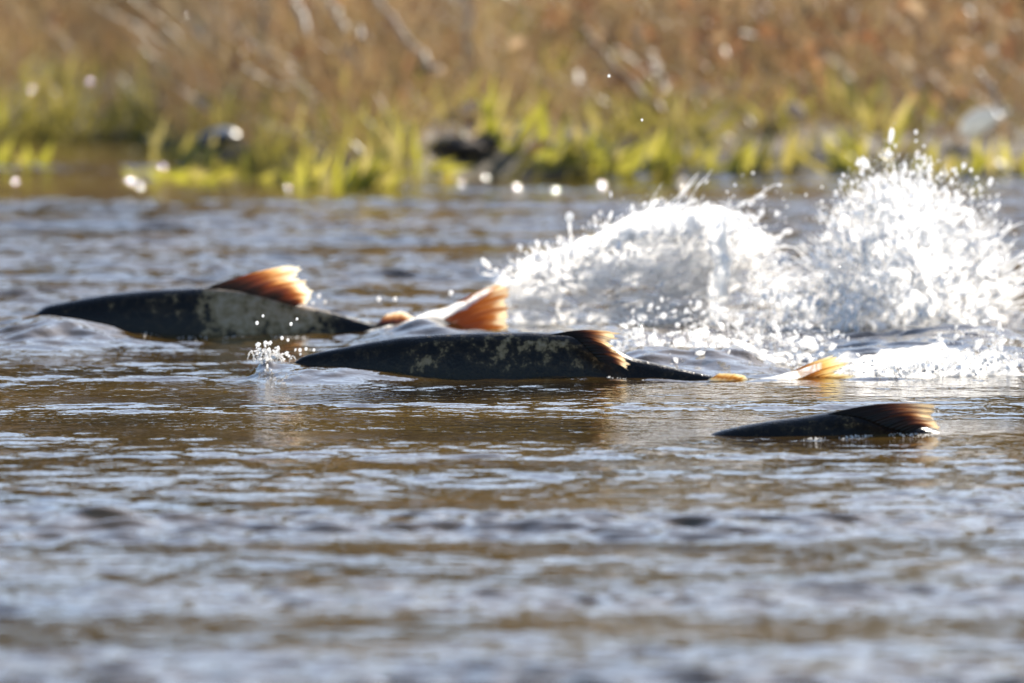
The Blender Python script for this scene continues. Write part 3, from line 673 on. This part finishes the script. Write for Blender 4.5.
# single things on the bank
HOLES = []
def stem(pts, radius, name='dry_stalk', m=M_pale, taper=.6):
    P = np.array([at(a, b, c-1.35 if c > 27.5 else c) for a, b, c in pts]); k = 14
    idx = np.linspace(0, len(P)-1, k); PP = np.stack([np.interp(idx, np.arange(len(P)), P[:, c]) for c in range(3)], -1)
    PP += .004*rng.normal(size=PP.shape)*np.array([1, 1, .3])
    rad = radius*(1-taper*np.linspace(0, 1, k)); rad[::4] *= 1.25
    me = tubes(name, [(PP, rad)], 7); a = me.attributes.new('tint', 'FLOAT', 'POINT'); a.data.foreach_set('value', np.full(len(me.vertices), .6, np.float32))
    return link(name, me, m)
for pts, r, lab, mm in [
    ([(468,95,29),(467,40,29),(469,-40,29.1)], .0090, 'pale upright dry stalk standing tallest, above the dark hollow in the bank', M_pale),
    ([(437,72,28.6),(412,45,28.7),(370,-10,28.9)], .0085, 'thick pale stalk leaning left between the broad dry leaf and the upright stalk', M_pale),
    ([(307,32,28.8),(296,5,28.9),(288,-30,29)], .008, 'pale slanted stalk cut off by the frame top, left of the broad leaf', M_pale),
    ([(345,30,28.7),(330,0,28.8),(318,-30,28.9)], .006, 'thin pale stalk slanting up and left just above the broad dry leaf', M_pale),
    ([(262,80,29),(264,30,29),(260,-20,29)], .006, 'faint straight straw stalk, leftmost of the upright ones', M_pale),
    ([(660,112,28),(620,70,28.2),(575,20,28.4)], .0075, 'long brown dead stem lying diagonally across the leaf litter', M_dry),
    ([(1000,110,27.6),(990,85,27.6),(978,70,27.7)], .0075, 'short pale stem leaning over the whitish glinting leaf', M_pale),
    ([(664,90,28.2),(655,70,28.2),(650,60,28.3)], .007, 'short stub of straw upright in the leaf litter', M_pale),
    ([(678,180,26.3),(684,188,26.1),(694,199,25.9)], .0055, 'bright pale twig lying half in the water at the waterline', M_pale),
    ([(950,160,26.8),(940,140,26.8),(925,120,26.9)], .0045, 'slim straw stem behind the right splash', M_pale),
    ([(245,70,28.5),(270,85,28.5),(292,88,28.6)], .006, 'short yellowish straw lying level above the green spit', M_dry)]:
    tag(stem(pts, r, m=mm), lab, 'stalk', 'dead stalks on the bank')
def leaf(px, py, Y, ln, wd, rot, label, m=M_pale, tint=.4, group='broad dead leaves on the bank'):
    V = []; k = 9
    for i in range(k):
        t = i/(k-1); wv = wd*math.sin(math.pi*(t**.8))*.5+.0006
        for s in (-1, -.5, 0, .5, 1): V.append((( t-.5)*ln, -.25*wv*(1-abs(s))+.12*ln*(t-.5)**2*4, s*wv))
    me = np_mesh('dead_leaf', V, grid_faces(k, 5), {'tint': [tint+.1*(i % 5) for i in range(len(V))]})
    o = link('dead_leaf', me, m); o.location = at(px, py, Y-.75 if Y > 27.1 else Y); o.rotation_euler = (R(random.uniform(-25, 10)), R(-rot), R(random.uniform(-20, 20)))
    sd_ = o.modifiers.new('thickness', 'SOLIDIFY'); sd_.thickness = .0008
    return tag(o, label, 'leaf', group)
leaf(351, 62, 28.2, .085, .038, -70, 'large pale curled leaf hanging point down below the slanted stalks')
leaf(386, 108, 27.8, .055, .022, 8, 'pale leaf lying level to the right below the hanging leaf')
leaf(278, 78, 28, .05, .018, -30, 'tawny leaf tilted down to the right, left of the hanging leaf', M_leaf, .8)
leaf(469, 108, 27.6, .055, .024, 22, 'pale leaf lying right over the dark hollow')
leaf(472, 122, 27.4, .035, .02, 10, 'small pinkish leaf just under the pale one at the dark hollow', M_leaf, .7)
leaf(203, 105, 27.9, .045, .02, -45, 'small pale leaf above the dark stone on the left')
leaf(590, 102, 28, .04, .022, 60, 'pale leaf standing at the foot of the long diagonal stem')
leaf(797, 112, 27.5, .055, .03, -35, 'pale leaf fallen among brown brush, left of the right splash')
leaf(985, 152, 26.8, .05, .022, -50, 'pale leaf tilted at the water edge under the whitish glinting leaf')
leaf(806, 92, 27.6, .04, .024, 5, 'small pinkish leaf just above the pale one in the brown brush', M_leaf, .9)
leaf(940, 128, 27.2, .04, .026, 80, 'greyish upright leaf left of the whitish glinting leaf')
leaf(540, 145, 27.2, .05, .018, 20, 'thin leaf in the green tufts right of the dark hollow', M_leaf, .9)

def ground_hit(px, py):
    for yy in np.arange(25.3, 33, .02):
        q = at(px, py, yy)
        if q.z < max(0, float(ground_Z(np.array([q.x]), np.array([q.y]))[0])): return yy
    return 33
def boulder(name, px, py, Y, sx, sy, sz, m, label, cat, seed, rot=0):
    bm = bmesh.new(); bmesh.ops.create_icosphere(bm, subdivisions=4, radius=1)
    for v in bm.verts:
        d = mnoise.noise(v.co*1.3+Vector((seed, 0, 0)))*.28 + mnoise.noise(v.co*3.5+Vector((0, seed, 0)))*.09
        v.co = Vector((v.co.x*sx, v.co.y*sy, v.co.z*sz))*(1+d)
    me = bpy.data.meshes.new(name); bm.to_mesh(me); bm.free()
    o = link(name, me, m); o.location = at(px, py, Y); o.rotation_euler = (0, R(rot), 0)
    return tag(o, label, cat)
boulder('dark_stone', 216, 138, 26.85, .045, .05, .018, M_rock, 'dark blue grey wet stone behind the grassy spit on the left', 'stone', 3, -14)
boulder('mud_clod', 456, 147, 26.62, .052, .05, .020, M_mud, 'black brown lump of mud in the hollow at the middle of the bank', 'mud clod', 8, 6)
boulder('mud_clod', 484, 142, 26.68, .026, .05, .016, M_mud, 'narrow dark mud lump standing just behind the hollow in the bank', 'mud clod', 9, 6)
M_sheen = blade_mat('pale_leaf', [(0, (.62,.62,.58)), (1, (.85,.85,.82))], .55, .1)
leaf(982, 120, 26.75, .115, .050, 24, 'biggest pale whitish leaf, glinting, in the grass at the far right', M_sheen, .5)

# grass tufts, each blade a part
def blade_mesh(seed):
    r = random.Random(seed); k = 8; V = []; bend = r.uniform(.1, .6)
    for i in range(k):
        t = i/(k-1); wv = .5*(1-t**2.2)*(.75+.6*math.sin(math.pi*min(t*1.1, 1)))
        x = bend*t*t; z = t*(1-.25*bend*t)
        V += [(x*1.0, -wv*.06*0-.004, z)]; V[-1] = (x, -wv, z); V.append((x, 0.25*wv*.3, z)) ; V.append((x, wv, z))
    me = bpy.data.meshes.new('blade')
    V = [(p[0], p[1], p[2]) for p in V]; Q = grid_faces(k, 3)
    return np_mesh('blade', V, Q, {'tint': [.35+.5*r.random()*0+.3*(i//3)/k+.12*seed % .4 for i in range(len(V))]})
BL = [blade_mesh(s) for s in range(7)]
for b in BL: b.materials.append(M_green)
BO = [blade_mesh(s+20) for s in range(5)]; BY = [blade_mesh(s+40) for s in range(5)]
for b in BO: b.materials.append(M_olive)
for b in BY: b.materials.append(M_yel)
def tuft(px, py, hpx, n, label, lean=0., set_=BL, spread=.03, name='grass_tuft', flat=False, Y=None):
    Y = Y or ground_Y(py); root = empty(name); p = at(px, py, Y); root.location = p
    tag(root, label, 'grass tuft' if not flat else 'grass mat', 'green grass tufts along the far waterline')
    hm = hpx/F*Y
    for i in range(n):
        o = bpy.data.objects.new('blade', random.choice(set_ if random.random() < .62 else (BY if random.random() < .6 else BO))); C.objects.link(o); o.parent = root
        h = hm*random.uniform(.5, 1.45)
        a = random.gauss(lean*1.15, .55)
        if flat: a = random.choice((-1, 1))*random.uniform(1.25, 1.5)
        o.location = (random.gauss(0, spread), random.gauss(0, spread), -.004 + (.01*random.random() if flat else 0))
        o.scale = (h, random.uniform(.009, .019) if hpx > 25 else .007, h)
        # local x = bend direction; turn so the blade face looks roughly at the river
        rz = random.gauss(R(90), .5)
        m_ = Matrix.Rotation(a, 4, 'Y') @ Matrix.Rotation(rz, 4, 'Z')
        o.rotation_euler = m_.to_euler()
    return root
T = [
 (500,148,66,12,.35,'tall yellow green tuft beside the dark hollow, blades leaning right over it'),
 (535,160,60,12,.5,'broad bladed bright tuft right of the dark hollow, leaning right'),
 (560,168,70,12,.5,'biggest bright green tuft, its long blades reaching up right of the hollow'),
 (590,172,48,11,.35,'dense green tuft at the waterline below the lone high drops'),
 (622,172,44,10,.2,'short green tuft just right of the dense one below the lone drops'),
 (655,172,40,9,.7,'low tuft with blades swept right, above the pale twig'),
 (690,170,46,10,.7,'yellow green tuft swept right, behind the left splash wing crest'),
 (722,170,44,9,.6,'thin tuft swept right, first after the pale twig'),
 (755,168,38,9,.3,'olive tuft at the waterline, above the gap between the splashes'),
 (800,168,34,9,0,'rusty green short tuft left of the right splash top'),
 (850,170,34,9,0,'tuft directly behind the rising drops, to their left'),
 (880,160,52,10,.1,'taller thin tuft behind the highest drops of the right splash'),
 (925,170,30,8,0,'small tuft between the right splash top and the whitish glinting leaf'),
 (965,172,34,9,.2,'tuft at the waterline right below the whitish glinting leaf'),
 (1005,174,34,9,.2,'rightmost tuft at the waterline, at the frame edge'),
 (400,176,52,10,.2,'tuft on the right end of the grassy spit with one tall blade'),
 (425,170,38,9,.8,'tuft leaning right at the end of the spit towards the hollow'),
 (370,188,40,13,.6,'bright yellow tuft at the outer edge of the spit, leaning right'),
 (340,188,46,14,.5,'brightest yellow tuft at the front of the spit'),
 (310,186,40,12,.3,'front tuft of the spit, left of the brightest one'),
 (288,176,60,10,.8,'long bladed tuft inside the spit leaning far right'),
 (255,170,50,9,.6,'tuft on the spit right of the dark stone'),
 (225,172,38,9,.5,'tuft growing in front of the dark stone'),
 (195,170,44,10,.4,'tuft at the left of the spit next to the floating mat'),
 (170,160,40,9,.1,'leftmost upright tuft of the spit'),
 (8,165,30,10,.5,'isolated tuft standing in the water at the left frame edge'),
 (20,135,46,8,.3,'long bladed tuft at the far edge of the left bay'),
 (60,132,40,9,0,'olive tuft at the back of the left bay, second from the frame edge'),
 (105,131,44,9,0,'olive tuft at the middle of the left bay edge'),
 (145,133,60,9,.1,'tall olive tuft where the left bay meets the spit'),
 (390,150,46,9,.1,'olive tuft on the bank above the right end of the spit'),
 (345,140,40,9,.2,'olive tuft on the bank under the hanging leaf'),
 (300,135,40,9,.1,'olive tuft on the bank above the middle of the spit'),
 (540,100,60,9,.3,'olive tuft higher on the bank, above the biggest bright tuft'),
 (480,60,60,9,.1,'olive tuft high on the bank beside the tallest stalk'),
 (860,120,50,9,.1,'olive tuft higher up the bank behind the right splash'),
 (520,60,60,9,.0,'highest olive tuft, right of the tallest stalk'),
]
for (px, py, h, n, ln, lab) in T:
    st = BO if 'olive' in lab or 'rusty' in lab else BL
    Yg = ground_Y(py)
    if True:    # up on the bank: find the ground seen at that place
        for yy in np.arange(25.3, 33, .02):
            q = at(px, py, yy)
            if q.z < max(0, float(ground_Z(np.array([q.x]), np.array([q.y]))[0])): Yg = yy; break
    tuft(px, py, h, n, lab, ln, st, .028, Y=Yg)
tuft(205, 180, 24, 16, 'flat pale green mat of grass floating at the tip of the spit, left side', 0, BL, .05, 'floating_grass_mat', True)
tuft(165, 176, 26, 14, 'small strip of floating grass at the far left tip of the spit', 0, BL, .035, 'floating_grass_mat', True)

for px, py, h, n, ln, lab in [
    (465,120,70,9,.5,'long yellowing blades arching right over the dark mud lump'),(615,140,60,9,.6,'sprawling yellow blades above the dense tuft at the waterline'),
    (650,130,60,9,.8,'yellow blades swept right at the foot of the leaf litter'),(700,140,56,9,.6,'loose olive blades above the left splash crest'),
    (770,130,50,8,.4,'loose olive blades behind the gap between the splashes'),(830,120,60,8,.2,'slim olive blades rising left of the high drops'),
    (885,135,64,9,.2,'tall yellow blades right behind the highest drops'),(330,120,56,9,.3,'olive blades standing above the brightest tuft on the spit'),
    (255,125,50,8,.2,'olive blades above the dark stone, to its right'),(420,110,50,8,.2,'yellow blades left of the dark hollow, up the bank'),
    (565,70,60,8,.3,'olive blades high on the bank above the biggest bright tuft'),(500,40,66,9,.2,'long olive blades at the dark gap near the top'),
    (60,95,50,8,.1,'olive blades up the bank over the left bay'),(160,100,50,8,.1,'olive blades up the bank left of the small pale leaf'),
    (945,130,44,8,.2,'yellow blades just left of the whitish glinting leaf')]:
    tuft(px, py, h, n, lab, ln, BO, .035, Y=ground_hit(px, py))
# added sun glints along the bank: flattened clear lenses tilted to mirror the sun
mb, ns, ls = mat('glint_lens_water')
p = N(ns, 'BsdfPrincipled'); p.inputs['Roughness'].default_value = .10; p.inputs['Base Color'].default_value = (.75,.75,.75,1); p.inputs['Transmission Weight'].default_value = .6
p.inputs['IOR'].default_value = 1.333; o_ = N(ns, 'OutputMaterial'); ls.new(p.outputs[0], o_.inputs[0])
for px, py, Y, rr, lab in [
    (31,89,28,.006,'glowing added glint in brown grass at the far left of the bank'),(186,17,28.4,.005,'faint added glint near the top of the frame, left of a brighter one'),
    (226,25,28.4,.008,'bright added glint near the top of the frame, above the left grass'),(90,83,28,.005,'faint added glint right of the far left glint in brown grass'),
    (129,181,25.9,.008,'left one of a close pair of added glints below the floating mat'),(141,187,25.8,.007,'right one of a close pair of added glints below the floating mat'),
    (15,182,26,.006,'added glint on the water at the left frame edge'),(163,167,26.3,.006,'added glint on the green tip of the spit'),
    (461,184,26.1,.006,'added glint at the waterline below the dark hollow'),(486,178,26.2,.008,'bright added glint at the waterline just right of the hollow'),
    (517,187,25.9,.009,'brightest added glint on the water below the green tufts'),(555,191,25.8,.007,'dim added glint on the water right of the brightest one'),
    (602,185,25.9,.009,'added glint on the water halfway to the pale twig'),(823,155,26.7,.010,'bright added glint in the tufts left of the right splash top'),
    (288,188,25.9,.006,'added glint at the front edge of the spit'),(998,114,26.5,.015,'dazzling round glint on the biggest whitish leaf'),
    (684,190,25.95,.009,'white glint on the half sunk twig'),(244,136,27.4,.006,'added glint beside the dark stone')]:
    v0, f0 = ICO2; o = link('sun_glint_lens', np_mesh('sun_glint_lens', v0*rr*.95*np.array([1, 1, .18]), f0), mb); o.location = at(px, py, Y)
    hv = (dirv + (cam.location - o.location).normalized()).normalized()
    o.rotation_euler = hv.to_track_quat('Z', 'Y').to_euler(); tag(o, lab, 'water drop', 'added sun glints along the bank')
